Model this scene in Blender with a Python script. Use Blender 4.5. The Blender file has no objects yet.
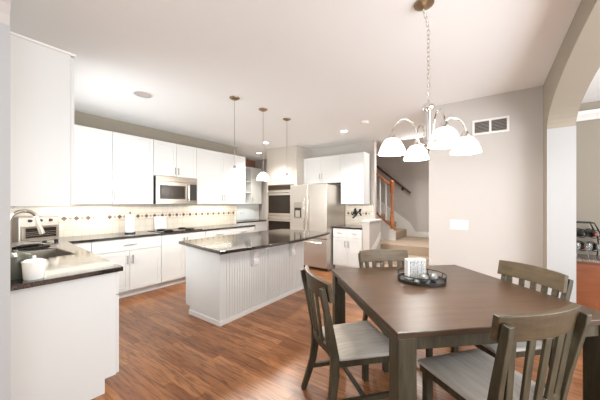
import bpy, bmesh, math, random
from mathutils import Vector, Matrix, Euler
random.seed(7)
C = bpy.context.scene.collection
S = bpy.context.scene
PI = math.pi
R = math.radians

# ------------------------------------------------------------------ camera, world, light, exposure
cam_d = bpy.data.cameras.new('camera'); cam = bpy.data.objects.new('camera', cam_d); C.objects.link(cam)
cam_d.sensor_width = 36.0; cam_d.lens = 268.0/600.0*36.0; cam_d.clip_start = .02
cam_d.shift_y = 4.0/600.0
cam.location = (0, 0, 1.38); cam.rotation_euler = (R(90), 0, R(35.3-90))
S.camera = cam

W = bpy.data.worlds.new('world'); S.world = W; W.use_nodes = True
W.node_tree.nodes['Background'].inputs[0].default_value = (.97, .98, 1.0, 1)
W.node_tree.nodes['Background'].inputs[1].default_value = .75

S.view_settings.view_transform = 'Standard'; S.view_settings.look = 'None'
S.view_settings.exposure = 0.68; S.view_settings.gamma = 1.0; S.view_settings.use_curve_mapping = False

def area(name, loc, rot, sx, sy, power, col=(1,1,1), spread=180):
    d = bpy.data.lights.new(name, 'AREA'); d.shape = 'RECTANGLE'; d.size = sx; d.size_y = sy
    d.energy = power; d.color = col; d.spread = R(spread)
    o = bpy.data.objects.new(name, d); o.location = loc; o.rotation_euler = rot; C.objects.link(o)
    return o
# fill lamp at the added window over the sink, out of view
area('sink_window_daylight', (.275, 3.62, 1.62), (0, R(-90), 0), .85, .95, 15, (.96,.98,1.0), 130)
# added unseen fill lamps, behind the camera and in the side room
area('window_daylight', (-.5, -2.9, 1.5), (R(108), 0, R(-22)), 3.0, 2.0, 48, (.92,.96,1.0))
area('patio_daylight', (1.6, -2.4, 1.4), (R(118), 0, 0), 2.6, 1.8, 66, (.95,.97,1.0))

area('stairwell_daylight', (5.95, 1.1, 2.72), (0, R(25), 0), .5, .8, 38, (1, .97, .93))  # added fill lamp that brightens the stairs and landing
# ------------------------------------------------------------------ materials
def newmat(name):
    m = bpy.data.materials.new(name); m.use_nodes = True
    return m, m.node_tree.nodes, m.node_tree.links, m.node_tree.nodes['Principled BSDF']
def plain(name, col, rough=.5, metal=0, ior=1.45, emit=None, es=0, trans=0, var=.02, scale=8):
    m, n, l, b = newmat(name)
    b.inputs['Roughness'].default_value = rough; b.inputs['Metallic'].default_value = metal
    b.inputs['IOR'].default_value = ior
    if trans: b.inputs['Transmission Weight'].default_value = trans
    tc = n.new('ShaderNodeTexCoord'); nz = n.new('ShaderNodeTexNoise'); nz.inputs['Scale'].default_value = scale
    l.new(tc.outputs['Object'], nz.inputs['Vector'])
    mx = n.new('ShaderNodeMix'); mx.data_type = 'RGBA'
    mx.inputs['A'].default_value = tuple(max(0, c*(1-var)) for c in col)+(1,)
    mx.inputs['B'].default_value = tuple(min(1, c*(1+var)) for c in col)+(1,)
    l.new(nz.outputs['Fac'], mx.inputs['Factor']); l.new(mx.outputs['Result'], b.inputs['Base Color'])
    if emit:
        b.inputs['Emission Color'].default_value = tuple(emit)+(1,); b.inputs['Emission Strength'].default_value = es
    return m
def wood(name, c1, c2, rough=.45, axis=0, scale=6, stretch=12, bump=.05, ior=1.45):
    m, n, l, b = newmat(name)
    tc = n.new('ShaderNodeTexCoord'); mp = n.new('ShaderNodeMapping')
    sc = [stretch]*3; sc[axis] = 1.0; mp.inputs['Scale'].default_value = sc
    l.new(tc.outputs['Object'], mp.inputs['Vector'])
    nz = n.new('ShaderNodeTexNoise'); nz.inputs['Scale'].default_value = scale; nz.inputs['Detail'].default_value = 6
    nz.inputs['Roughness'].default_value = .65
    l.new(mp.outputs['Vector'], nz.inputs['Vector'])
    cr = n.new('ShaderNodeValToRGB'); e = cr.color_ramp.elements
    e[0].position = .3; e[0].color = (*c1, 1); e[1].position = .72; e[1].color = (*c2, 1)
    l.new(nz.outputs['Fac'], cr.inputs['Fac']); l.new(cr.outputs['Color'], b.inputs['Base Color'])
    bp = n.new('ShaderNodeBump'); bp.inputs['Strength'].default_value = bump; bp.inputs['Distance'].default_value = .01
    l.new(nz.outputs['Fac'], bp.inputs['Height']); l.new(bp.outputs['Normal'], b.inputs['Normal'])
    b.inputs['Roughness'].default_value = rough; b.inputs['IOR'].default_value = ior
    return m
def floor_mat():
    m, n, l, b = newmat('oak_strip_floor')
    tc = n.new('ShaderNodeTexCoord'); mp = n.new('ShaderNodeMapping'); mp.inputs['Rotation'].default_value = (0, 0, R(90))
    l.new(tc.outputs['Object'], mp.inputs['Vector'])
    br = n.new('ShaderNodeTexBrick'); br.inputs['Scale'].default_value = 1.0
    br.inputs['Brick Width'].default_value = .85; br.inputs['Row Height'].default_value = .075
    br.inputs['Mortar Size'].default_value = .0012; br.inputs['Mortar Smooth'].default_value = .3
    br.inputs['Color1'].default_value = (.225, .085, .029, 1); br.inputs['Color2'].default_value = (.40, .185, .076, 1)
    br.inputs['Mortar'].default_value = (.09, .03, .012, 1); br.offset = .37; br.inputs['Bias'].default_value = -.1
    l.new(mp.outputs['Vector'], br.inputs['Vector'])
    # grain: stretched noise warped into cathedral arcs
    g = n.new('ShaderNodeMapping'); g.inputs['Scale'].default_value = (1.5, 16, 1); l.new(mp.outputs['Vector'], g.inputs['Vector'])
    nz = n.new('ShaderNodeTexNoise'); nz.inputs['Scale'].default_value = 2.2; nz.inputs['Detail'].default_value = 8; nz.inputs['Distortion'].default_value = 1.6
    l.new(g.outputs['Vector'], nz.inputs['Vector'])
    cr = n.new('ShaderNodeValToRGB'); e = cr.color_ramp.elements
    e[0].position = .36; e[0].color = (.62, .55, .49, 1); e[1].position = .56; e[1].color = (1.15, 1.1, 1.08, 1)
    l.new(nz.outputs['Fac'], cr.inputs['Fac'])
    mx = n.new('ShaderNodeMix'); mx.data_type = 'RGBA'; mx.blend_type = 'MULTIPLY'; mx.inputs['Factor'].default_value = 1
    l.new(br.outputs['Color'], mx.inputs['A']); l.new(cr.outputs['Color'], mx.inputs['B'])
    l.new(mx.outputs['Result'], b.inputs['Base Color'])
    b.inputs['Roughness'].default_value = .3; b.inputs['IOR'].default_value = 1.5
    bp = n.new('ShaderNodeBump'); bp.inputs['Strength'].default_value = .12; bp.inputs['Distance'].default_value = .004
    l.new(br.outputs['Fac'], bp.inputs['Height']); bp.invert = True
    bp2 = n.new('ShaderNodeBump'); bp2.inputs['Strength'].default_value = .05; bp2.inputs['Distance'].default_value = .004
    l.new(nz.outputs['Fac'], bp2.inputs['Height']); l.new(bp.outputs['Normal'], bp2.inputs['Normal'])
    l.new(bp2.outputs['Normal'], b.inputs['Normal'])
    return m
def granite(name, base, fleck, rough=.10, ior=1.95):
    m, n, l, b = newmat(name)
    tc = n.new('ShaderNodeTexCoord'); v = n.new('ShaderNodeTexVoronoi'); v.inputs['Scale'].default_value = 140
    l.new(tc.outputs['Object'], v.inputs['Vector'])
    cr = n.new('ShaderNodeValToRGB'); e = cr.color_ramp.elements
    e[0].position = .55; e[0].color = (*base, 1); e[1].position = .95; e[1].color = (*fleck, 1)
    l.new(v.outputs['Color'], cr.inputs['Fac']); l.new(cr.outputs['Color'], b.inputs['Base Color'])
    b.inputs['Roughness'].default_value = rough; b.inputs['IOR'].default_value = ior
    return m
def tile_mat():
    m, n, l, b = newmat('cream_tile')
    tc = n.new('ShaderNodeTexCoord')
    sp = n.new('ShaderNodeSeparateXYZ'); l.new(tc.outputs['Object'], sp.inputs[0])
    ad = n.new('ShaderNodeMath'); ad.operation = 'ADD'; l.new(sp.outputs[0], ad.inputs[0]); l.new(sp.outputs[1], ad.inputs[1])
    cb = n.new('ShaderNodeCombineXYZ'); l.new(ad.outputs[0], cb.inputs[0]); l.new(sp.outputs[2], cb.inputs[1])
    br = n.new('ShaderNodeTexBrick'); br.offset = 0; br.inputs['Scale'].default_value = 1
    br.inputs['Brick Width'].default_value = .1; br.inputs['Row Height'].default_value = .1; br.inputs['Mortar Size'].default_value = .0025
    br.inputs['Color1'].default_value = (.72, .66, .56, 1); br.inputs['Color2'].default_value = (.78, .73, .63, 1)
    br.inputs['Mortar'].default_value = (.6, .55, .47, 1)
    l.new(cb.outputs[0], br.inputs['Vector']); l.new(br.outputs['Color'], b.inputs['Base Color'])
    b.inputs['Roughness'].default_value = .3
    return m
def fabric_mat():
    m, n, l, b = newmat('striped_seat_fabric')
    tc = n.new('ShaderNodeTexCoord'); mp = n.new('ShaderNodeMapping'); mp.inputs['Scale'].default_value = (42, 3, 8)
    l.new(tc.outputs['Object'], mp.inputs['Vector'])
    nz = n.new('ShaderNodeTexNoise'); nz.inputs['Scale'].default_value = 1.3; nz.inputs['Detail'].default_value = 5
    l.new(mp.outputs['Vector'], nz.inputs['Vector'])
    cr = n.new('ShaderNodeValToRGB'); e = cr.color_ramp.elements
    e[0].position = .32; e[0].color = (.45, .41, .36, 1); e[1].position = .66; e[1].color = (.56, .52, .465, 1)
    l.new(nz.outputs['Fac'], cr.inputs['Fac']); l.new(cr.outputs['Color'], b.inputs['Base Color'])
    b.inputs['Roughness'].default_value = .9
    return m

M = {}
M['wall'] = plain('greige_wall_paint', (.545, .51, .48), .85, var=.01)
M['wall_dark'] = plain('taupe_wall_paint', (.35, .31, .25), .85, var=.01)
M['ceiling'] = plain('ceiling_paint', (.915, .93, .93), .9, var=.005)
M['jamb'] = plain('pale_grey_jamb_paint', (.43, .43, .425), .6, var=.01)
M['cream'] = plain('cream_paint', (.60, .55, .49), .6, var=.01)
M['trim'] = plain('white_trim_paint', (.82, .81, .79), .45, var=.01)
M['cab'] = plain('white_cabinet_paint', (.70, .71, .70), .35, var=.01)
M['floor'] = floor_mat()
M['granite'] = granite('dark_granite', (.012, .009, .008), (.10, .07, .05))
M['stone'] = granite('speckled_stone', (.16, .11, .09), (.5, .42, .36), .2, 1.5)
M['tile'] = tile_mat()
M['tile_dark'] = plain('brown_accent_tile', (.16, .10, .07), .3)
M['tile_tan'] = plain('tan_accent_tile', (.40, .31, .22), .3)
M['tile_line'] = plain('accent_liner', (.62, .52, .40), .4)
M['steel'] = plain('brushed_steel', (.43, .385, .33), .28, metal=1, scale=30)
M['steel_bright'] = plain('polished_nickel', (.78, .75, .70), .15, metal=1)
M['steel_pale'] = plain('pale_steel_door', (.55, .51, .465), .36, metal=.9, scale=30)
M['dark_glass'] = plain('dark_oven_glass', (.022, .016, .012), .15, ior=1.3)
M['mw_glass'] = plain('microwave_glass', (.035, .025, .017), .25, ior=1.3)
M['black'] = plain('black_plastic', (.02, .02, .02), .4)
M['iron'] = plain('black_iron', (.018, .017, .016), .45, metal=.3)
M['table_top'] = wood('brown_table_wood', (.038, .022, .012), (.088, .048, .026), .32, axis=0, scale=3, stretch=9, bump=.03, ior=1.42)
M['chair_wood'] = wood('weathered_olive_wood', (.027, .022, .011), (.075, .062, .034), .5, axis=2, scale=5, stretch=8)
M['chair_rail'] = wood('weathered_brown_wood', (.044, .029, .013), (.095, .064, .031), .45, axis=0, scale=5, stretch=8)
M['fabric'] = fabric_mat()
M['cherry'] = wood('cherry_wood', (.20, .055, .016), (.31, .095, .03), .35, axis=0, scale=2, stretch=5)
M['oak_rail'] = wood('stained_oak', (.30, .10, .035), (.50, .19, .075), .35, axis=2, scale=4, stretch=6)
M['dark_rail'] = wood('dark_stained_oak', (.10, .04, .022), (.19, .08, .045), .35, axis=1, scale=4, stretch=6)
M['carpet'] = plain('taupe_carpet', (.42, .33, .25), .95, var=.12, scale=120)
M['pane'] = plain('daylit_pane', (.8, .85, .9), .1, emit=(.95, .98, 1), es=1.0)  # glowing pane for the added window
M['brown'] = plain('red_brown_paint', (.34, .17, .11), .8)
M['shade'] = plain('lit_opal_glass', (.9, .88, .82), .3, emit=(1, .95, .86), es=1.3)
M['shade_band'] = plain('etched_glass_band', (.55, .56, .44), .3, emit=(.8, .8, .6), es=.35)
M['bulb'] = plain('recessed_bulb', (1, .95, .88), .4, emit=(1, .95, .86), es=9)
M['white_gloss'] = plain('white_ceramic', (.85, .85, .83), .2)
M['paper'] = plain('paper_towel', (.9, .89, .87), .95)
M['olive'] = plain('olive_grey_enamel', (.10, .105, .085), .25)
M['plate'] = plain('switch_plate_plastic', (.88, .87, .82), .35)
M['grille'] = plain('vent_dark', (.08, .07, .065), .7)
M['glass'] = plain('clear_glass', (.95, .96, .96), .03, ior=1.45, trans=.9)
M['frost'] = plain('frosted_glass', (.74, .80, .82), .15, ior=1.5)
M['bottle_glass'] = plain('dark_bottle_glass', (.015, .02, .012), .1)
M['red'] = plain('red_foil', (.35, .02, .02), .35)
M['block'] = plain('white_block_paint', (.55, .55, .54), .6)
M['ink'] = plain('grey_print', (.05, .05, .055), .8)
M['gunmetal'] = plain('mottled_grey_ball', (.16, .165, .16), .35, metal=.3, var=.6, scale=60)

# ------------------------------------------------------------------ mesh builder
class MB:
    def __init__(s): s.bm = bmesh.new()
    def _x(s, vs, M4):
        if M4 is not None: bmesh.ops.transform(s.bm, matrix=M4, verts=vs)
        return vs
    def box(s, x0, x1, y0, y1, z0, z1, M4=None):
        v = bmesh.ops.create_cube(s.bm, size=1)['verts']
        for p in v:
            p.co = Vector((x0+(p.co.x+.5)*(x1-x0), y0+(p.co.y+.5)*(y1-y0), z0+(p.co.z+.5)*(z1-z0)))
        return s._x(v, M4)
    def prism(s, pts, z0, z1, M4=None):
        """extrude a polygon given in xy from z0 to z1"""
        a = [s.bm.verts.new((x, y, z0)) for x, y in pts]; b = [s.bm.verts.new((x, y, z1)) for x, y in pts]
        n = len(pts)
        s.bm.faces.new(list(reversed(a))); s.bm.faces.new(b)
        for i in range(n): s.bm.faces.new((a[i], a[(i+1)%n], b[(i+1)%n], b[i]))
        return s._x(a+b, M4)
    def prism_y(s, pts, y0, y1):
        """polygon given as (x,z), extruded along y"""
        return s.prism(pts, 0, 1, Matrix(((1,0,0,0),(0,0,(y1-y0),y0),(0,1,0,0),(0,0,0,1))))
    def prism_x(s, pts, x0, x1):
        """polygon given as (y,z), extruded along x"""
        return s.prism(pts, 0, 1, Matrix(((0,0,(x1-x0),x0),(1,0,0,0),(0,1,0,0),(0,0,0,1))))
    def lathe(s, prof, seg=20, c=(0,0,0), M4=None):
        rings = []; vs = []
        for r, z in prof:
            if r < 1e-5:
                ring = [s.bm.verts.new((c[0], c[1], c[2]+z))]
            else:
                ring = [s.bm.verts.new((c[0]+r*math.cos(2*PI*i/seg), c[1]+r*math.sin(2*PI*i/seg), c[2]+z)) for i in range(seg)]
            rings.append(ring); vs += ring
        for a, b in zip(rings, rings[1:]):
            for i in range(seg):
                j = (i+1) % seg
                if len(a) == 1 and len(b) == 1: continue
                if len(a) == 1: s.bm.faces.new((a[0], b[j], b[i]))
                elif len(b) == 1: s.bm.faces.new((a[i], a[j], b[0]))
                else: s.bm.faces.new((a[i], a[j], b[j], b[i]))
        return s._x(vs, M4)
    def tube(s, pts, r, seg=8, closed=False, M4=None):
        P = [Vector(p) for p in pts]; n = len(P)
        rr = r if isinstance(r, (list, tuple)) else [r]*n
        rings = []; vs = []; prev = None
        for i in range(n):
            if closed: t = (P[(i+1)%n]-P[i-1]).normalized()
            else: t = (P[min(i+1, n-1)]-P[max(i-1, 0)]).normalized()
            if prev is None:
                u = t.orthogonal().normalized()
            else:
                u = (prev - t*prev.dot(t)).normalized()
            prev = u; w = t.cross(u)
            ring = [s.bm.verts.new(P[i]+rr[i]*(math.cos(2*PI*k/seg)*u+math.sin(2*PI*k/seg)*w)) for k in range(seg)]
            rings.append(ring); vs += ring
        pairs = list(zip(rings, rings[1:])) + ([(rings[-1], rings[0])] if closed else [])
        for a, b in pairs:
            for k in range(seg): s.bm.faces.new((a[k], a[(k+1)%seg], b[(k+1)%seg], b[k]))
        if not closed:
            s.bm.faces.new(list(reversed(rings[0]))); s.bm.faces.new(rings[-1])
        return s._x(vs, M4)
    def sweep(s, pts, w, h, side=(1,0,0), M4=None):
        """rectangular bar along pts; w along `side`, h across; w,h may be lists"""
        P = [Vector(p) for p in pts]; n = len(P); sd = Vector(side).normalized()
        W_ = w if isinstance(w, (list, tuple)) else [w]*n; H_ = h if isinstance(h, (list, tuple)) else [h]*n
        rings = []; vs = []
        for i in range(n):
            t = (P[min(i+1, n-1)]-P[max(i-1, 0)]).normalized(); u = (sd - t*sd.dot(t)).normalized(); v = t.cross(u)
            ring = [s.bm.verts.new(P[i]+a*W_[i]/2*u+b*H_[i]/2*v) for a, b in ((1,1),(-1,1),(-1,-1),(1,-1))]
            rings.append(ring); vs += ring
        for a, b in zip(rings, rings[1:]):
            for k in range(4): s.bm.faces.new((a[k], a[(k+1)%4], b[(k+1)%4], b[k]))
        s.bm.faces.new(list(reversed(rings[0]))); s.bm.faces.new(rings[-1])
        return s._x(vs, M4)
    def ball(s, c, r, seg=14, sc=(1,1,1)):
        v = bmesh.ops.create_uvsphere(s.bm, u_segments=seg, v_segments=seg//2+2, radius=r)['verts']
        for p in v: p.co = Vector((p.co.x*sc[0]+c[0], p.co.y*sc[1]+c[1], p.co.z*sc[2]+c[2]))
        return v
    def mark(s, i):
        """give every face added since the last mark material slot i"""
        for f in s.bm.faces:
            if not f.tag: f.material_index = i; f.tag = True
    def build(s, name, mat, parent=None, bevel=0, smooth=False, loc=None, seg=2):
        bmesh.ops.recalc_face_normals(s.bm, faces=s.bm.faces)
        me = bpy.data.meshes.new(name); s.bm.to_mesh(me); s.bm.free()
        o = bpy.data.objects.new(name, me); C.objects.link(o)
        for q in (mat if isinstance(mat, (list, tuple)) else [mat]): me.materials.append(q)
        if parent is not None: o.parent = parent
        if loc is not None: o.location = loc
        if smooth:
            for p in me.polygons: p.use_smooth = True
            me.set_sharp_from_angle(angle=R(40))
        if bevel:
            b = o.modifiers.new('bevel', 'BEVEL'); b.width = bevel; b.segments = seg; b.limit_method = 'ANGLE'; b.angle_limit = R(40)
        return o
def Bx(*a):
    m = MB(); m.box(*a); return m
def tag(o, label=None, cat=None, group=None, kind=None):
    if label: o['label'] = label
    if cat: o['category'] = cat
    if group: o['group'] = group
    if kind: o['kind'] = kind
    return o
def empty(name, loc=(0,0,0), rz=0, label=None, cat=None, group=None):
    o = bpy.data.objects.new(name, None); C.objects.link(o); o.location = loc; o.rotation_euler = (0, 0, rz); o.empty_display_size = .1
    return tag(o, label, cat, group)
def struct(mb, name, mat, **k):
    o = mb.build(name, mat, **k); o['kind'] = 'structure'; return o
def copy_tree(o, parent=None):
    c = o.copy(); C.objects.link(c)
    if parent is not None: c.parent = parent
    for ch in list(o.children): copy_tree(ch, c)
    return c
def point(name, loc, power, col=(1,.95,.88), r=.04, parent=None):
    d = bpy.data.lights.new(name, 'POINT'); d.energy = power; d.color = col; d.shadow_soft_size = r
    o = bpy.data.objects.new(name, d); o.location = loc; C.objects.link(o)
    if parent is not None: o.parent = parent
    return o

CZ = 2.743       # ceiling
YB = 4.945       # back wall
XL = .25         # left wall
XR = 5.62        # wall behind the fridge
XV = 4.13        # wall with the vent
YR = -.50        # wall with the arch
XS = 7.35        # stair wall

# ------------------------------------------------------------------ the room
struct(Bx(-3.2, 7.5, -3.2, 6.2, -.08, 0), 'floor', M['floor'])
struct(Bx(XL-.12, XS+.1, YR-.02, 6.2, CZ, CZ+.1), 'ceiling', M['ceiling'])
def arch_wall(a0, a1, lo, hi, z_spring, z_top, p=2.6, n=28):
    """outline of a wall from lo..hi with an arched opening a0..a1 down to the floor"""
    cx, hw = (a0+a1)/2, (a1-a0)/2
    pts = [(lo, 0), (a0, 0)]
    for i in range(n+1):
        t = PI - PI*i/n
        c_, s_ = math.cos(t), math.sin(t)
        pts.append((cx+hw*math.copysign(abs(c_)**(2/p), c_), z_spring+(z_top-z_spring)*abs(s_)**(2/p)))
    pts += [(a1, 0), (hi, 0), (hi, CZ), (lo, CZ)]
    return pts
m = MB(); m.prism_x(arch_wall(-.40, 1.92, YR, YB, 2.25, 2.60, 2.3), XL-.12, XL)
struct(m, 'wall_left', M['wall'])
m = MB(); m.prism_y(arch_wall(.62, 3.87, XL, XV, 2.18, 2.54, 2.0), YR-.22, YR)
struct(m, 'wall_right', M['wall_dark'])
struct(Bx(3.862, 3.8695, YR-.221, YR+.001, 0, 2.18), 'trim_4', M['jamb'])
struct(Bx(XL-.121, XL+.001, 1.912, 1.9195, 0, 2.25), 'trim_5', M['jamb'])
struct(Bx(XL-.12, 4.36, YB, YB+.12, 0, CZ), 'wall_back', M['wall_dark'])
struct(Bx(XV, XV+.12, YR, .70, 0, CZ), 'wall_front', M['wall'])
struct(Bx(XR, XR+.12, 2.02, 3.70, 0, CZ), 'wall_fridge', M['wall'])
struct(Bx(XS, XS+.1, -.6, 6.2, 0, CZ), 'wall_stair', M['wall'])
struct(Bx(XV+.12, XS, -.6, -.5, 0, CZ), 'wall_stair_end', M['wall'])
struct(Bx(XL-.12, 6.2, 6.05, 6.15, 0, CZ), 'wall_nook', M['brown'])
struct(Bx(6.1, 6.2, 3.7, 6.05, 0, CZ), 'wall_nook_right', M['wall'])
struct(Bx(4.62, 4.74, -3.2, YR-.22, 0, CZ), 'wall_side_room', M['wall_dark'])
struct(Bx(XL-.12, 4.62, -3.2, YR-.22, 2.60, 2.68), 'ceiling_side_room', M['ceiling'])
m = MB(); m.prism_y([(4.62, 2.385), (4.60, 2.385), (4.59, 2.41), (4.56, 2.45), (4.55, 2.49), (4.62, 2.49)], -3.2, YR-.22)
struct(m, 'trim_1', M['trim'])
struct(Bx(XV-.014, XV, YR, .70, 0, .11), 'baseboard_front', M['trim'], bevel=.004)
struct(Bx(XR-.014, XR, 2.03, 2.10, 0, .11), 'baseboard_fridge', M['trim'], bevel=.004)
struct(Bx(3.87, XV-.014, YR, YR+.014, 0, .11), 'baseboard_right', M['trim'], bevel=.004)

m = MB()
for a in ((3.10, 3.16, 1.12, 2.13), (4.08, 4.14, 1.12, 2.13), (3.16, 4.08, 1.12, 1.17), (3.16, 4.08, 2.07, 2.13)): m.box(XL+.0012, XL+.02, a[0], a[1], a[2], a[3])
w_ = struct(m, 'window_1', M['trim'], bevel=.003)  # added window outside the view, put in as a light source
Bx(XL+.0012, XL+.006, 3.16, 4.08, 1.17, 2.07).build('pane', M['pane'], w_)  # glowing sheet in the added window
# ------------------------------------------------------------------ cabinet builders: local frame, front looks to -y, x to the right, origin at front-left floor
def bar_handle(parent, x, z, L_=.13, vertical=True, y=-.02):
    m = MB()
    if vertical:
        m.box(x-.005, x+.005, y-.032, y-.022, z-L_/2, z+L_/2)
        for q in (-1, 1): m.box(x-.004, x+.004, y-.024, y, z+q*L_*.38-.004, z+q*L_*.38+.004)
    else:
        m.box(x-L_/2, x+L_/2, y-.032, y-.022, z-.005, z+.005)
        for q in (-1, 1): m.box(x+q*L_*.38-.004, x+q*L_*.38+.004, y-.024, y, z-.004, z+.004)
    return m.build('handle', M['steel_h'], parent)
M['steel_h'] = plain('handle_steel', (.42, .40, .37), .3, metal=1)
def knob(parent, x, z, y=-.02):
    m = MB(); m.lathe([(0, 0), (.006, 0), (.005, .015), (.013, .02), (.012, .028), (0, .03)], 12, M4=Matrix.Translation((x, y, z)) @ Matrix.Rotation(R(90), 4, 'X'))
    return m.build('knob', M['steel_h'], parent, smooth=True)
def shaker(name, parent, x0, x1, z0, z1, fr=.055, mat=None, flat=False):
    g = .0028; x0 += g; x1 -= g; z0 += g; z1 -= g
    m = MB()
    if flat: m.box(x0, x1, -.02, -.001, z0, z1)
    else:
        m.box(x0, x1, -.014, -.001, z0, z1)
        m.box(x0, x0+fr, -.02, -.013, z0, z1); m.box(x1-fr, x1, -.02, -.013, z0, z1)
        m.box(x0+fr, x1-fr, -.02, -.013, z1-fr, z1); m.box(x0+fr, x1-fr, -.02, -.013, z0, z0+fr)
    return m.build(name, mat or M['cab'], parent, bevel=.0015, seg=1)
def base_cab(loc, rz, w, label, kind='drawer_doors', depth=.60, h=.875, group='white base cabinets under the dark counters', name='base_cabinet', endpanel=None):
    t = empty(name, loc, rz, label, 'cabinet', group)
    m = MB(); m.box(0, w, 0, depth, .105, h)
    m.build('body', M['cab'], t)
    Bx(0, w, .07, depth, 0, .105).build('toe_kick', M['cab'], t)
    T = h-.005
    def dr(x0, x1, z0, z1, hl=.14):
        d = shaker('drawer', t, x0, x1, z0, z1, flat=True); bar_handle(d, (x0+x1)/2, (z0+z1)/2, hl, False)
    def door(x0, x1, z0, z1, hx):
        d = shaker('door', t, x0, x1, z0, z1); bar_handle(d, hx, z1-.13, .13)
    c = w/2
    if kind == 'drawer_doors':
        dr(0, w, T-.17, T, .17); door(0, c, .11, T-.175, c-.035); door(c, w, .11, T-.175, c+.035)
    elif kind == 'doors':
        door(0, c, .11, T, c-.03); door(c, w, .11, T, c+.03)
    elif kind == 'two_drawers_doors':
        dr(0, c, T-.17, T, .1); dr(c, w, T-.17, T, .1); door(0, c, .11, T-.175, c-.035); door(c, w, .11, T-.175, c+.035)
    elif kind == 'knob_door':
        d = shaker('drawer', t, 0, w, T-.17, T, flat=True); knob(d, w/2, T-.085)
        shaker('door', t, 0, w, .11, T-.175)
    elif kind == 'drawers':
        dr(0, w, T-.17, T, .14); dr(0, w, T-.44, T-.175, .14); dr(0, w, .11, T-.445, .14)
    return t
def wall_cab(loc, rz, w, h, label, doors=2, depth=.32, handle='inner', group='white wall cabinets', hz=.14, name='wall_cabinet', seam=None):
    t = empty(name, loc, rz, label, 'cabinet', group)
    Bx(0, w, 0, depth, 0, h).build('body', M['cab'], t)
    c = seam or w/2
    if doors == 2:
        d = shaker('door', t, 0, c, 0, h-.002); bar_handle(d, c-.03, hz, .12)
        d = shaker('door', t, c, w, 0, h-.002); bar_handle(d, c+.03, hz, .12)
    else:
        d = shaker('door', t, 0, w, 0, h-.002); bar_handle(d, w-.04 if handle == 'right' else .04, hz, .12)
    return t

# ------------------------------------------------------------------ back run
YF = 4.345
gB = 'base cabinets along the back wall'
base_cab((1.05, YF, 0), 0, .255, 'narrow white base cabinet with a small knob drawer in the inner corner by the sink', 'knob_door', group=gB)
base_cab((1.307, YF, 0), 0, .93, 'white base cabinet with one wide drawer above two doors, left of the cooktop', 'drawer_doors', group=gB)
base_cab((2.239, YF, 0), 0, .82, 'white base cabinet with two tall doors below the cooktop', 'doors', group=gB)
base_cab((3.061, YF, 0), 0, .62, 'white base cabinet with drawer and doors just right of the cooktop cabinet', 'drawer_doors', group=gB)
base_cab((3.683, YF, 0), 0, .637, 'white drawer base cabinet at the far right end of the back counter', 'drawers', group=gB)
# left run: base cabinets looking towards +x
LA = 85.4
gL = 'base cabinets of the sink run'
base_cab((.842, 2.285, 0), R(LA), .80, 'white base cabinet with plain end panel, nearest end of the sink counter', 'drawer_doors', depth=.57, group=gL)
base_cab((.842+.0643, 2.285+.7994, 0), R(LA), .80, 'white sink base cabinet with two doors on the left wall', 'doors', depth=.57, h=.66, group=gL)
base_cab((.842+.1287, 2.285+1.5988, 0), R(LA), .44, 'white base cabinet on the left wall between sink and back corner', 'knob_door', depth=.57, group=gL)

# L-shaped counter with a sink cut-out
SX0, SX1, SY0, SY1 = .44, .84, 3.16, 3.80
m = MB()
def cbox(x0, x1, y0, y1): m.box(x0, x1, y0, y1, .878, .91)
def ex(y): return .877+(y-2.25)*(1.055-.877)/(YF-.04-2.25)
m.prism([(XL+.001, 2.25), (ex(2.25), 2.25), (ex(SY0), SY0), (XL+.001, SY0)], .878, .91); cbox(XL+.001, SX0, SY0, SY1)
m.prism([(SX1, SY0), (ex(SY0), SY0), (ex(SY1), SY1), (SX1, SY1)], .878, .91)
m.prism([(XL+.001, SY1), (ex(SY1), SY1), (ex(YF-.04), YF-.04), (4.345, YF-.04), (4.345, YB-.001), (XL+.001, YB-.001)], .878, .91)
o = m.build('countertop', M['granite']); tag(o, 'L-shaped dark granite counter running along the left and back walls', 'countertop')
for v in o.data.vertices: pass
# sink
t = empty('kitchen_sink', ((SX0+SX1)/2, (SY0+SY1)/2, .70), 0, 'stainless steel undermount sink set into the left counter', 'sink')
hx, hy = (SX1-SX0)/2-.004, (SY1-SY0)/2-.004
m = MB()
m.box(-hx, hx, -hy, hy, 0, .006)
for a in ((-hx, -hx+.006, -hy, hy), (hx-.006, hx, -hy, hy), (-hx, hx, -hy, -hy+.006), (-hx, hx, hy-.006, hy)): m.box(*a, 0, .203)
m.build('basin', M['steel'], t)
m = MB(); m.lathe([(0, .006), (.04, .006), (.045, .009), (.03, .012), (0, .010)], 16); m.build('drain', M['steel_bright'], t, smooth=True)
# faucet
t = empty('faucet', (.395, 3.05, .91), R(12), 'brushed nickel gooseneck faucet arching over the sink', 'faucet')
m = MB(); m.lathe([(0, 0), (.03, 0), (.03, .012), (.02, .02), (.018, .07), (0, .075)], 16); m.build('base', M['steel'], t, smooth=True)
pts = [(0, 0, .05), (0, 0, .33)] + [(.085-.085*math.cos(a), 0, .33+.085*math.sin(a)) for a in [PI*i/12 for i in range(1, 11)]]
m = MB(); m.tube(pts, .0135, 12); m.build('spout', M['steel'], t, smooth=True)
m = MB(); m.tube([pts[-1], (.185, 0, .27), (.20, 0, .22)], [.014, .018, .02], 12); m.build('spray_head', M['steel_bright'], t, smooth=True)
m = MB(); m.tube([(0, .02, .05), (0, .05, .06), (0, .10, .10)], [.008, .007, .006], 8); m.build('lever', M['steel'], t, smooth=True)

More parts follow.
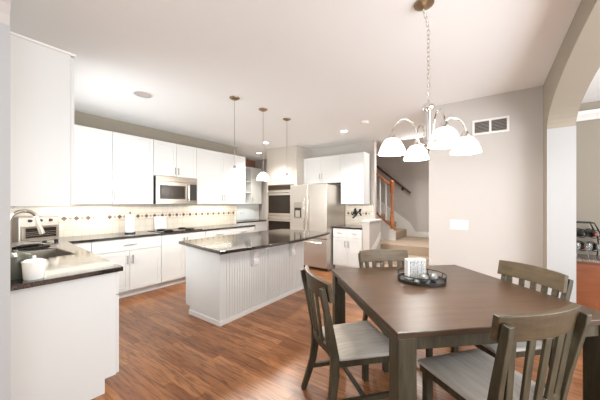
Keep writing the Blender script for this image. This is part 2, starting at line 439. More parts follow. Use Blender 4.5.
# uppers on the back wall
YU = 4.615
gU = 'wall cabinets on the back wall'
wall_cab((.62, YU, 1.38), 0, 1.626, 1.085, 'tall pair of white wall cabinet doors between the left corner and the microwave', group=gU, seam=1.028, hz=.13)
wall_cab((2.248, YU, 1.865), 0, .80, .60, 'short white wall cabinet with two doors directly above the microwave', group=gU, hz=.10)
wall_cab((3.05, YU, 1.38), 0, 1.268, 1.085, 'tall pair of white wall cabinet doors right of the microwave', group=gU, seam=.63, hz=.13)
# left upper, plain side panel to the camera
t = empty('wall_cabinet', (.58, 2.30, 1.365), R(90), 'white wall cabinet on the left wall, its tall plain side nearest the camera', 'cabinet', 'white wall cabinets')
Bx(0, .90, 0, .325, 0, 1.015).build('body', M['cab'], t, bevel=.002)
for k in range(2):
    d = shaker('door', t, .45*k, .45*k+.45, 0, 1.005); bar_handle(d, .45+(-.03 if k == 0 else .03), .13, .12)
Bx(-.006, .905, -.026, .328, 1.0155, 1.03).build('top_trim', M['trim'], t, bevel=.003)

# microwave
t = empty('microwave', (2.262, YU-.07, 1.385), 0, 'stainless over-the-range microwave beneath the short wall cabinet', 'microwave')
Bx(0, .772, .03, .385, 0, .475).build('body', M['black'], t)
Bx(0, .772, 0, .03, .385, .475).build('vent_panel', M['steel'], t, bevel=.003)
d = Bx(0, .60, 0, .03, .035, .383).build('door', M['steel'], t, bevel=.003)
Bx(.06, .53, -.003, .001, .08, .32).build('frame', M['black'], d)
Bx(.085, .505, -.005, -.002, .105, .295).build('window', M['mw_glass'], d)
m = MB(); m.tube([(.575, 0, .07), (.575, -.035, .09), (.575, -.035, .33), (.575, 0, .35)], .010, 8); m.build('handle', M['steel_bright'], d, smooth=True)
cp = Bx(.602, .772, 0, .03, .035, .383).build('control_panel', M['steel'], t, bevel=.003)
Bx(.625, .755, -.003, .001, .06, .36).build('keypad', M['black'], cp)
Bx(0, .772, 0, .03, 0, .033).build('bottom_grille', M['steel_h'], t)

# cooktop
t = empty('cooktop', (2.65, 4.62, .91), 0, 'black glass cooktop set in the counter below the microwave', 'cooktop')
Bx(-.38, .38, -.24, .24, .0005, .008).build('glass_plate', M['dark_glass'], t, bevel=.002)
for x in (-.2, .2):
    for y in (-.12, .12):
        m = MB(); m.lathe([(0, .008), (.075, .008), (.08, .018), (.06, .028), (0, .028)], 14, c=(x, y, 0)); m.build('burner', M['iron'], t, smooth=True)

# backsplash with diamond band
def backsplash(name, loc, rz, w, label, z1=1.38, diamonds=True):
    t = empty(name, loc, rz, label, 'backsplash')
    m = MB(); m.box(0, w, -.009, -.001, .911, z1); m.mark(0)
    if diamonds:
        for z in (1.122, 1.222): m.box(0, w, -.0115, -.008, z-.007, z+.007)
        m.mark(1); k = 0; x = .07
        while x < w-.03:
            q = .036 if k % 2 == 0 else .024
            m.prism([(x-q, 0), (x, -q), (x+q, 0), (x, q)], 0, .004, M4=Matrix.Translation((0, -.008, 1.172)) @ Matrix.Rotation(R(90), 4, 'X'))
            m.mark(2 if k % 2 == 0 else 3); x += .070; k += 1
    m.build('tile_field', [M['tile'], M['tile_line'], M['tile_dark'], M['tile_tan']], t)
    return t
backsplash('backsplash', (XL+.01, YB, 0), 0, 4.08, 'cream tile backsplash with a band of brown diamonds on the back wall')
backsplash('backsplash', (XL, 1.0+1.26, 0), R(90), YB-2.27, 'cream tile backsplash behind the sink on the left wall', z1=1.11, diamonds=False)
backsplash('backsplash', (XR, 2.695, 0), R(-90), .64, 'short cream tile backsplash right of the refrigerator')

# outlet plates
def plate(name, loc, rz, w, h, label, n, cat='outlet'):
    t = empty(name, loc, rz, label, cat)
    Bx(-w/2, w/2, -.006, -.0005, -h/2, h/2).build('cover', M['plate'], t, bevel=.002)
    for k in range(n):
        x = (k-(n-1)/2)*w/n
        Bx(x-.008, x+.008, -.010, -.005, -.022, .022).build('switch', M['plate'], t, bevel=.001)
    return t
plate('outlet_plate', (1.60, YB-.0115, 1.17), 0, .15, .115, 'white outlet plate in the backsplash left of the paper towels', 2)
plate('switch_plate', (XV, .333, 1.105), R(-90), .205, .125, 'wide white switch plate with four switches on the wall behind the table', 4, 'light switch')

# under-cabinet lamps
for x, w in ((1.35, .9), (3.62, .9)):
    t = empty('under_cabinet_light', (x, 4.78, 1.378), 0, 'slim lit strip under the back wall cabinets, '+('left' if x < 2 else 'right')+' of the microwave', 'light')
    Bx(-w/2, w/2, -.02, .02, -.012, -.001).build('housing', M['plate'], t)
    a = area('strip_lamp', (0, 0, -.016), (0, 0, 0), w, .04, 2.0, (1, .92, .78)); a.parent = t
t = empty('under_cabinet_light', (.36, 2.75, 1.363), 0, 'slim lit strip under the left wall cabinet', 'light')
Bx(-.02, .02, -.3, .3, -.012, -.001).build('housing', M['plate'], t)
a = area('strip_lamp', (0, 0, -.016), (0, 0, 0), .04, .6, 2, (1, .92, .78)); a.parent = t

# things on the counters
m = MB(); m.box(-.10, .10, -.012, .012, 0, .20)
t = empty('paper_towel_holder', (1.93, 4.70, .91), 0, 'white paper towel roll upright on a black stand against the backsplash', 'paper towel holder')
m.bm.free()
m = MB(); m.lathe([(0, 0), (.075, 0), (.075, .012), (.07, .018), (0, .018)], 24); m.build('base', M['black'], t, smooth=True)
m = MB(); m.lathe([(.018, .02), (.062, .02), (.064, .025), (.064, .295), (.062, .30), (.018, .30)], 24); m.build('paper_roll', M['paper'], t, smooth=True)
m = MB(); m.lathe([(0, .018), (.005, .018), (.005, .32), (.010, .325), (.010, .34), (0, .345)], 10); m.build('rod', M['black'], t, smooth=True)
m = MB(); m.box(-.11, .11, -.008, .008, .0, .235, Matrix.Rotation(R(-8), 4, 'X'))
o = m.build('serving_board', M['white_gloss'], bevel=.006, loc=(2.52, 4.893, .912)); tag(o, 'small white board leaning on the backsplash behind the cooktop', 'board')
o.location = (2.52, 4.893, .921)
# toaster oven
t = empty('toaster_oven', (.78, 4.50, .91), R(18), 'stainless toaster oven with glass door in the back left corner', 'toaster oven')
m = MB(); m.box(-.20, .20, -.13, .15, .025, .32); m.build('body', M['steel_pale'], t, bevel=.012)
d = Bx(-.175, .175, -.15, -.131, .05, .21).build('door', M['steel'], t, bevel=.004)
Bx(-.15, .15, -.153, -.149, .075, .19).build('window', M['dark_glass'], d)
m = MB(); m.tube([(-.14, -.15, .205), (-.14, -.18, .21), (.14, -.18, .21), (.14, -.15, .205)], .008, 8); m.build('handle', M['steel_bright'], d, smooth=True)
for x in (-.1, 0, .1):
    m = MB(); m.lathe([(0, 0), (.018, 0), (.016, .02), (0, .022)], 14, M4=Matrix.Translation((x, -.131, .275)) @ Matrix.Rotation(R(90), 4, 'X')); m.build('dial', M['black'], t, smooth=True)
for x in (-.18, .18):
    for y in (-.1, .12): Bx(x-.015, x+.015, y-.015, y+.015, 0, .026).build('foot', M['black'], t)
m = MB()
for z in (.10, .12, .14): m.box(-.15, .15, -.157, -.152, z, z+.004)
m.build('rack', M['steel_bright'], t)
# draining tray
t = empty('draining_tray', (.62, 4.03, .91), R(20), 'shallow grey metal draining tray with raised edge behind the sink', 'tray')
m = MB(); m.prism_y([(-.20, .012), (-.16, .045), (-.06, .062), (.06, .058), (.19, .03), (.20, .022), (.19, .02), (.06, .05), (-.06, .054), (-.16, .037), (-.19, .010)], -.11, .11)
m.build('tray_body', M['steel_pale'], t)
for y in (-.09, .09):
    m = MB(); m.tube([(-.19, y, .006), (.19, y, .006)], .006, 8); m.tube([(-.10, y, .006), (-.10, y, .05)], .005, 6); m.tube([(.12, y, .006), (.12, y, .042)], .005, 6); m.build('foot', M['black'], t)
# canisters
t = empty('canister', (.345, 2.46, .91), 0, 'dark olive grey lidded canister behind the white crock', 'canister')
m = MB(); m.lathe([(0, 0), (.058, 0), (.064, .02), (.066, .13), (.064, .14), (0, .14)], 24); m.build('body', M['olive'], t, smooth=True)
m = MB(); m.lathe([(0, .175), (.012, .175), (.014, .165), (.05, .155), (.070, .142), (.070, .136), (0, .136)], 24); m.build('lid', M['olive'], t, smooth=True)
t = empty('canister', (.41, 2.345, .91), 0, 'white ceramic crock with lid on the near end of the sink counter', 'canister')
m = MB(); m.lathe([(0, 0), (.046, 0), (.050, .008), (.056, .105), (.055, .11), (0, .11)], 24); m.build('body', M['white_gloss'], t, smooth=True)
m = MB(); m.lathe([(0, .145), (.008, .145), (.011, .136), (.008, .128), (.04, .121), (.058, .112), (.058, .107), (0, .107)], 24); m.build('lid', M['white_gloss'], t, smooth=True)

# ------------------------------------------------------------------ nook hutch (beyond the back run)
t = empty('desk_hutch', (4.72, 5.42, 0), 0, 'white built-in hutch with open shelves in the nook beyond the back counter', 'hutch')
Bx(0, 1.3, 0, .62, .10, .875).build('base', M['cab'], t)
Bx(0, 1.3, .07, .62, 0, .10).build('toe_kick', M['cab'], t)
for k in range(2):
    d = shaker('door', t, .65*k, .65*k+.65, .11, .87); bar_handle(d, .65+(-.04 if k == 0 else .04), .74)
Bx(-.02, 1.32, -.03, .625, .878, .91).build('counter', M['granite'], t)
Bx(0, 1.3, .40, .625, .911, 1.38).build('garage_box', M['cab'], t)
for k in range(2):
    m = Bx(.08+.50*k, .08+.50*k+.498, .385, .399, .93, 1.35); d = m.build('glass_door', M['frost'], t); 
    knob(d, .58+(-.05 if k == 0 else .05), 1.12, y=.385)
Bx(0, .32, .30, .625, 1.381, 2.46).build('upper_side', M['cab'], t)
for z in (1.381, 1.70, 2.02, 2.435): Bx(.321, .86, .31, .62, z, z+.022).build('shelf', M['cab'], t)
Bx(.321, .86, .6205, .626, 1.381, 2.458).build('back_panel', M['cab'], t)
u = Bx(.861, 1.3, .30, .625, 1.381, 2.46).build('upper_box', M['cab'], t)
m = Bx(.863, 1.298, .282, .299, 1.385, 2.455); d = m.build('upper_door', M['cab'], t, bevel=.002); bar_handle(d, .90, 1.52, .12, True, y=.282)

# ------------------------------------------------------------------ oven tower, facing -x
t = empty('oven_tower', (5.0, 4.56, 0), R(-90), 'tall cream painted oven tower reaching the ceiling beside the refrigerator', 'cabinet')
Bx(0, .925, 0, 1.05, 0, CZ-.003).build('body', M['cream'], t)
Bx(.14, .80, -.012, -.0005, 1.95, 2.62).build('upper_door', M['cream'], t, bevel=.003)
Bx(.14, .80, -.012, -.0005, .12, .44).build('drawer', M['cab'], t, bevel=.003)
t = empty('double_wall_oven', (5.0, 4.50, .47), R(-90), 'stainless double wall oven with dark windows built into the cream tower', 'oven')
Bx(0, .80, -.025, -.013, 0, 1.38).build('trim_frame', M['steel'], t)
Bx(.02, .76, -.04, -.024, 1.25, 1.36).build('control_panel', M['brown_panel'] if 'brown_panel' in M else M['mw_glass'], t)
for z0, z1 in ((.64, 1.23), (.03, .61)):
    d = Bx(.02, .76, -.06, -.026, z0, z1).build('door', M['steel_pale'], t, bevel=.004)
    Bx(.06, .72, -.064, -.0605, z0+.05, z1-.11).build('window', M['dark_glass'], d)
    m = MB(); m.tube([(.06, -.06, z1-.05), (.06, -.10, z1-.05), (.72, -.10, z1-.05), (.72, -.06, z1-.05)], .011, 8); m.build('handle', M['steel_bright'], d, smooth=True)

# refrigerator, facing -x
t = empty('refrigerator', (4.75, 3.63, 0), R(-90), 'stainless side-by-side refrigerator with ice dispenser and freezer drawer', 'refrigerator')
Bx(.005, .925, .07, .84, .02, 1.78).build('body', M['steel_pale'], t, bevel=.004)
Bx(.02, .91, .04, .08, .01, .055).build('kick_grille', M['black'], t)
D = [('door', 0, .46, .66, 1.80), ('door', .466, .93, .66, 1.80), ('freezer_drawer', 0, .93, .06, .65)]
for i, (nm, x0, x1, z0, z1) in enumerate(D):
    d = Bx(x0, x1, 0, .065, z0, z1).build(nm, M['steel_pale'], t, bevel=.008)
    if i < 2:
        x = .415 if i == 0 else .51
        m = MB(); m.tube([(x, 0, .80), (x, -.05, .84), (x, -.055, 1.2), (x, -.05, 1.50), (x, 0, 1.54)], .013, 8); m.build('handle', M['steel_bright'], d, smooth=True)
        if i == 0:
            k = Bx(.10, .32, -.004, -.0005, 1.06, 1.42).build('dispenser', M['steel'], d, bevel=.002)
            Bx(.12, .30, -.006, -.0045, 1.33, 1.40).build('display', M['steel_h'], d)
            Bx(.12, .30, -.007, -.0045, 1.09, 1.30).build('recess', M['black'], d)
            Bx(.15, .27, -.012, -.0075, 1.10, 1.24).build('paddle', M['steel_pale'], d)
    else:
        m = MB(); m.tube([(.10, 0, .58), (.12, -.05, .58), (.81, -.05, .58), (.83, 0, .58)], .013, 8); m.build('handle', M['steel_bright'], d, smooth=True)
# cabinets around it
XU = 5.285
wall_cab((XU, 3.628, 1.85), R(-90), .985, .61, 'short wide white wall cabinet with two doors above the refrigerator', group='wall cabinets on the refrigerator wall', hz=.16, depth=.333)
wall_cab((XU, 2.642, 1.38), R(-90), .525, 1.08, 'tall single-door white wall cabinet right of the refrigerator', doors=1, handle='right', group='wall cabinets on the refrigerator wall', depth=.333)
base_cab((5.0, 2.68, 0), R(-90), .64, 'small white base cabinet with drawers and two doors, right of the refrigerator', 'two_drawers_doors', depth=.61, group='cabinets by the stairs')
o = Bx(4.965, XR-.001, 2.036, 2.69, .878, .91).build('countertop', M['granite'], bevel=.004); tag(o, 'short dark granite counter right of the refrigerator', 'countertop')
# wall scroll
m = MB(); rnd = random.Random(3)
for k in range(9):
    a0 = rnd.uniform(0, 2*PI); y, z = rnd.uniform(-.09, .09), rnd.uniform(-.06, .08)
    pts = [(0, y+(.012+.022*i/12)*math.cos(a0+i*.5), z+(.012+.022*i/12)*math.sin(a0+i*.5)) for i in range(13)]
    m.tube(pts, .008, 6)
m.tube([(0, -.11, .10), (0, -.03, .02), (0, .05, -.01), (0, .12, -.03)], .012, 6); m.tube([(0, .06, .09), (0, 0, 0), (0, .07, -.10)], .012, 6)
for y, z in ((.08, -.09), (-.1, -.03), (.03, .10)): m.ball((0, y, z), .022, 8)
o = m.build('wall_scroll', M['iron'], loc=(XR-.022, 2.42, 1.17)); tag(o, 'black iron scroll ornament on the short backsplash beside the refrigerator', 'wall ornament')

# ------------------------------------------------------------------ island
t = empty('kitchen_island', (2.78, 2.83, 0), 0, 'white kitchen island with beadboard front and dark granite top', 'island')
X0, X1, Y0, Y1 = 1.95-2.78, 3.62-2.78, 2.50-2.83, 3.15-2.83
m = MB(); m.box(X0, X1, Y0, Y1-.07, 0, .877); m.box(X0, X1, Y1-.075, Y1, .10, .877); m.build('body', M['cab'], t)
m = MB()
for a, b in ((X0, X0+.06), (-.02, .02), (X1-.06, X1)): m.box(a, b, Y0-.012, Y0, .055, .877)
m.box(X0, X1, Y0-.012, Y0, .80, .877)
x = X0+.06
while x < X1-.07:
    if not (-.045 < x+.018 < .02): m.box(x+.002, min(x+.036, X1-.061), Y0-.0045, Y0, .055, .80)
    x += .04
m.build('beadboard', M['cab'], t)
m = MB(); m.box(X0-.014, X1+.014, Y0-.026, Y0-.0125, 0, .055); m.box(X0-.014, X0-.0005, Y0-.0125, Y1-.07, 0, .055); m.box(X1+.0005, X1+.014, Y0-.0125, Y1-.07, 0, .055)
m.build('base_trim', M['trim'], t, bevel=.003)
w2 = (X1-X0)/3
for k in range(3):
    d = Bx(X0+w2*k+.002, X0+w2*(k+1)-.002, Y1+.001, Y1+.02, .11, .87).build('door', M['cab'], t, bevel=.002)
for cx in (-.31, .49):
    m = MB(); m.prism_x([(Y0-.013, .876), (Y0-.013, .60), (Y0-.04, .59), (Y0-.075, .61), (Y0-.08, .65), (Y0-.06, .69), (Y0-.08, .76), (Y0-.13, .80), (Y0-.22, .81), (Y0-.27, .83), (Y0-.27, .876)], cx-.04, cx+.04)
    m.build('corbel', M['trim'], t, bevel=.003)
def curve_pts():
    P = []
    for i in range(17):
        u = i/16; x = 1.71+(3.93-1.71)*u
        P.append((x, 2.17-.11*math.sin(PI*u)))
    for i in range(1, 9):
        u = i/8; P.append((3.93+.04*math.sin(PI*u), 2.17+(3.20-2.17)*u))
    for i in range(1, 8):
        u = i/8; P.append((3.93-(3.93-1.87)*u, 3.20+.03*math.sin(PI*u)))
    for i in range(0, 9):
        u = i/8; P.append((1.87-(.16)*u-.03*math.sin(PI*u)*0, 3.20-(1.03)*u))
    return [(x-2.78, y-2.83) for x, y in P[:-1]]
m = MB(); m.prism(curve_pts(), .878, .912); m.build('countertop', M['granite'], t, bevel=.004)

# ------------------------------------------------------------------ pendants over the island
def pendant(loc, label):
    t = empty('pendant_light', loc, 0, label, 'pendant light', 'pendant lights over the island')
    m = MB(); m.lathe([(0, 0), (.065, 0), (.062, -.01), (.03, -.028), (.012, -.032), (0, -.032)], 20); m.build('canopy', M['bronze'], t, smooth=True)
    m = MB(); m.tube([(0, 0, -.03), (0, 0, -.90)], .004, 6); m.build('rod', M['steel_h'], t, smooth=True)
    m = MB(); m.lathe([(0, -.87), (.012, -.87), (.022, -.895), (.024, -.925), (0, -.925)], 14); m.build('socket', M['steel_h'], t, smooth=True)
    m = MB(); m.lathe([(.02, -.905), (.045, -.918), (.072, -.945), (.090, -.985), (.096, -1.02), (.094, -1.02), (.086, -.986), (.068, -.949), (.043, -.923), (.018, -.91)], 24)
    m.build('lamp_shade', M['shade'], t, smooth=True)
    m = MB(); m.ball((0, 0, -.975), .03, 12); m.build('bulb', M['bulb'], t, smooth=True)
    point('pendant_lamp', (0, 0, -1.04), 24, parent=t)
M['bronze'] = plain('aged_bronze', (.36, .28, .18), .35, metal=1)
pendant((2.32, 2.67, CZ), 'pendant lamp with white glass bell, nearest the camera of three over the island')
pendant((2.84, 2.66, CZ), 'middle one of three pendant lamps with white glass bells over the island')
pendant((3.38, 2.65, CZ), 'pendant lamp with white glass bell, farthest of three near the oven tower')

def can_light(loc, label):
    t = empty('recessed_light', loc, 0, label, 'ceiling light', 'recessed ceiling lights')
    m = MB(); m.lathe([(.06, 0), (.085, 0), (.085, -.005), (.06, -.007), (.06, 0)], 24); m.build('trim_ring', M['trim'], t, smooth=True)
    m = MB(); m.lathe([(0, -.001), (.059, -.001), (.059, -.005), (0, -.006)], 24); m.build('lamp_face', M['bulb'], t)
    d = bpy.data.lights.new('can_spot', 'SPOT'); d.energy = 90; d.spot_size = R(120); d.spot_blend = .8; d.color = (1, .95, .88); d.shadow_soft_size = .06
    o = bpy.data.objects.new('can_spot', d); o.location = (0, 0, -.03); C.objects.link(o); o.parent = t
can_light((4.40, 4.05, CZ), 'lit recessed ceiling light in front of the oven tower')
can_light((5.20, 5.02, CZ), 'lit recessed ceiling light in the nook by the hutch')
can_light((4.56, 2.22, CZ), 'lit recessed ceiling light in front of the refrigerator cabinets')
m = MB(); m.lathe([(0, -.03), (.05, -.03), (.062, -.02), (.065, 0), (0, 0)], 24)
o = m.build('smoke_detector', M['plate'], loc=(4.25, 1.69, CZ), smooth=True); tag(o, 'round white smoke detector on the ceiling near the stairs', 'smoke detector')
t = empty('ceiling_speaker', (1.585, 3.506, CZ), 0, 'flat round white speaker cover in the kitchen ceiling', 'speaker')
m = MB(); m.lathe([(.098, 0), (.115, 0), (.112, -.006), (.098, -.008)], 28); m.build('rim', M['trim'], t, smooth=True)
m = MB(); m.lathe([(0, -.003), (.097, -.003), (.097, 0), (0, 0)], 28); m.build('grille', M['wall'], t)

# ------------------------------------------------------------------ vent
t = empty('wall_vent', (XV, -.005, 2.36), R(-90), 'white framed return air grille high on the wall behind the table', 'vent')
m = MB()
for a in ((-.19, .19, .07, .095), (-.19, .19, -.095, -.07), (-.19, -.165, -.07, .07), (.165, .19, -.07, .07), (-.012, .012, -.07, .07)): m.box(a[0], a[1], -.012, -.0005, a[2], a[3])
m.build('frame', M['trim'], t, bevel=.002)
Bx(-.165, .165, -.003, -.0006, -.07, .07).build('backing', M['grille'], t)
m = MB()
for s in (-1, 1):
    for k in range(8):
        z = -.062+k*.0175; m.box(s*.0885-.0755, s*.0885+.0755, -.009, -.004, z, z+.006)
m.build('louvres', M['steel_h'], t)

# ------------------------------------------------------------------ stairs
o = empty('staircase', (6.1, 1.2, 0), 0, 'carpeted staircase with landing and white stringer behind the half wall', 'staircase')
sx, sy = -6.1, -1.2
LZ = .54
m = MB()
for k in range(3):
    x0 = 5.10+k*.29; x1 = XS-.021 if k == 2 else x0+.29
    m.box(x0, x1, .72, 1.88, 0 if k == 0 else 0, .18*(k+1))
m.box(5.75, 6.34, 1.88, 2.6, 0, LZ); m.box(5.645, 5.75, 1.88, 2.015, 0, LZ)
for v in m.bm.verts: v.co += Vector((sx, sy, 0))
m.build('lower_steps', M['carpet'], o, bevel=.012)
m = MB()
for k in range(7):
    y0 = 1.77+k*.26; z = LZ+.19*(k+1)
    m.box(6.34, XS-.03, y0, y0+.27 if k < 6 else y0+.9, z-.19 if k else LZ+.001, z)
for v in m.bm.verts: v.co += Vector((sx, sy, 0))
m.build('upper_steps', M['carpet'], o, bevel=.012)
def yz(mb, pts, x0, x1): 
    vs = mb.prism_x(pts, x0, x1)
    for v in vs: v.co += Vector((sx, sy, 0))
m = MB(); s_ = .19/.26; SY_ = 1.77; s2 = .85
yz(m, [(SY_, LZ), (SY_, LZ+.225), (4.2, LZ+.225+(4.2-SY_)*s2), (4.2, LZ)], 6.27, 6.339); m.build('stringer', M['trim'], o)
m = MB(); yz(m, [(SY_-.01, LZ+.227), (SY_-.01, LZ+.27), (4.2, LZ+.27+(4.2-SY_)*s2), (4.2, LZ+.227+(4.2-SY_)*s2)], 6.25, 6.36); m.build('shoe_rail', M['oak_rail'], o)
m = MB(); yz(m, [(.72, LZ+.001), (.72, LZ+.13), (1.55, LZ+.13), (1.70, LZ+.36), (4.2, LZ+.36+2.5*s_), (4.2, LZ+.1+2.3*s_), (1.80, LZ+.001)], XS-.018, XS-.001); m.build('wall_skirt', M['trim'], o)
nz_ = 6.305
m = MB(); m.lathe([(0, 0), (.045, 0), (.045, .30), (.03, .33), (.042, .37), (.028, .42), (.034, .66), (.026, .80), (.045, .84), (.045, 1.06), (.05, 1.07), (.05, 1.09), (.03, 1.12), (0, 1.13)], 16, c=(nz_+sx, 1.85+sy, LZ+.27)); m.build('newel_post', M['oak_rail'], o, smooth=True)
for k in range(12):
    y = 1.99+k*.14
    if y > 3.3: break
    zb = LZ+.27+(y-SY_)*s2; zt = LZ+1.18+(y-SY_)*s2
    m = MB(); m.lathe([(0, 0), (.021, 0), (.021, .18), (.013, .22), (.023, .30), (.016, .6), (.013, zt-zb), (0, zt-zb)], 10, c=(nz_+sx, y+sy, zb+.001)); m.build('baluster', M['trim'], o, smooth=True)
m = MB(); m.sweep([(nz_+sx, 1.86+sy, LZ+1.26), (nz_+sx, 3.4+sy, LZ+1.26+(3.4-1.86)*s2)], .06, .05); m.build('handrail', M['oak_rail'], o, bevel=.008)
# wall handrail
t = empty('wall_handrail', (XS, 1.66, 1.66), 0, 'dark wooden handrail on brackets rising along the stair wall', 'handrail')
m = MB(); m.tube([(-.07, 0, 0), (-.07, 1.15, 1.15*.86)], .027, 10); m.build('rail', M['dark_rail'], t, smooth=True)
for y in (.22, .95):
    m = MB(); m.tube([(-.001, y, y*.86-.08), (-.05, y, y*.86-.08), (-.07, y, y*.86-.025)], .010, 8); m.lathe([(0, 0), (.03, 0), (.03, .01), (0, .012)], 12, M4=Matrix.Translation((-.001, y, y*.86-.08)) @ Matrix.Rotation(R(-90), 4, 'Y')); m.build('bracket', M['iron'], t)
# half wall
m = MB(); m.box(4.98, XR-.001, 1.89, 2.03, 0, 1.03); pass
o = struct(m, 'wall_half', M['wall'])
struct(Bx(4.95, 5.64, 1.865, 2.019, 1.031, 1.065), 'trim_3', M['trim'], bevel=.006)
m = MB(); m.prism_y([(4.99, 0), (4.99, .42), (5.62, .80), (5.62, .66), (5.11, .34), (5.11, 0)], 1.882, 1.8895)
struct(m, 'trim_2', M['trim'])

# ------------------------------------------------------------------ sideboard in the side room
t = empty('sideboard', (4.20, -.74, 0), R(-90), 'orange cherry wood sideboard with speckled stone top beyond the arch', 'sideboard')
Bx(0, 1.15, .02, .415, .05, .745).build('body', M['cherry'], t, bevel=.003)
Bx(.02, 1.13, .05, .40, 0, .05).build('plinth', M['cherry'], t)
for k in range(2):
    d = Bx(.015+.57*k, .565+.57*k, 0, .019, .08, .72).build('door', M['cherry'], t, bevel=.004); knob(d, .50+.15*k, .55, y=0)
Bx(-.005, 1.17, -.02, .418, .746, .775).build('stone_top', M['stone'], t, bevel=.004)
# wine rack
t = empty('wine_rack', (4.46, -.90, .776), 0, 'black wire wine rack with arched ends on the sideboard', 'wine rack')
for x in (-.09, .09):
    m = MB()
    m.tube([(x, -.12, 0), (x, -.135, .10), (x, -.125, .22), (x, -.08, .34), (x, -.06, .39), (x, .12, .39), (x, .14, .33), (x, .14, 0)], .007, 8)
    m.build('end_frame', M['iron'], t, smooth=True)
for y, z in ((-.06, .39), (.12, .39), (-.128, .2), (.14, .2), (.03, .39)):
    m = MB(); m.tube([(-.09, y, z), (.09, y, z)], .006, 6); m.build('crossbar', M['iron'], t)
for y, z in ((-.07, .115), (.03, .115), (-.06, .265), (.04, .265)):
    for x in (-.09, .09):
        m = MB(); m.tube([(x, y+.045*math.cos(a), z+.045*math.sin(a)) for a in [2*PI*i/18 for i in range(18)]], .005, 6, closed=True); m.build('ring', M['iron'], t, smooth=True)
def bottle(loc, label, foil):
    t = empty('wine_bottle', loc, 0, label, 'wine bottle', 'wine bottles lying in the rack')
    RX = Matrix.Rotation(R(-90), 4, 'Y')
    m = MB(); m.lathe([(0, 0), (.034, 0), (.037, .006), (.037, .17), (.03, .195), (.015, .22), (.0135, .24), (0, .24)], 18, M4=RX); m.build('body', M['bottle_glass'], t, smooth=True)
    m = MB(); m.lathe([(0, .2405), (.0145, .2405), (.0145, .285), (0, .286)], 14, M4=RX); m.build('foil', foil, t, smooth=True)
bottle((4.59, -.96, 1.041), 'wine bottle with red foil lying in the upper right ring', M['red'])
bottle((4.59, -.86, 1.04), 'dark wine bottle lying in the upper left ring', M['bottle_glass'])
bottle((4.59, -.97, .89), 'dark wine bottle lying in the lower right ring', M['bottle_glass'])
bottle((4.59, -.87, .89), 'wine bottle with red foil lying in the lower left ring', M['red'])
def wineglass(loc, label):
    m = MB(); m.lathe([(0, 0), (.030, 0), (.030, .003), (.005, .008), (.004, .075), (.012, .085), (.030, .105), (.034, .135), (.028, .17), (.0265, .17), (.0325, .135), (.028, .107), (.010, .088), (0, .086)], 18)
    o = m.build('wine_glass', M['glass'], loc=loc, smooth=True); tag(o, label, 'wine glass', 'wine glasses on the sideboard')
wineglass((4.27, -.80, .776), 'clear wine glass in front of the rack, nearest the arch jamb')
wineglass((4.26, -.89, .776), 'clear wine glass in front of the rack, middle of three')
wineglass((4.27, -.985, .776), 'clear wine glass in front of the rack, farthest right')

# ------------------------------------------------------------------ dining table: rotated about 47 degrees to the room
TC = Vector((2.239, .327, 0)); TR = R(-47.3)
t = empty('dining_table', TC, TR, 'square dark brown wooden dining table on thick square legs', 'dining table')
H = .65
m = MB(); m.box(-H, H, -H, H, .728, .76); m.build('tabletop', M['table_top'], t, bevel=.005)
m = MB()
for a in ((-H+.07, H-.07, -H+.03, -H+.055), (-H+.07, H-.07, H-.055, H-.03), (-H+.03, -H+.055, -H+.07, H-.07), (H-.055, H-.03, -H+.07, H-.07)): m.box(a[0], a[1], a[2], a[3], .655, .7275)
m.build('apron', M['chair_wood'], t, bevel=.002)
for a in (-1, 1):
    for b in (-1, 1):
        x, y = a*(H-.06), b*(H-.06)
        m = MB(); m.box(x-.05, x+.05, y-.05, y+.05, 0, .7275); m.build('leg', M['chair_wood'], t, bevel=.006)

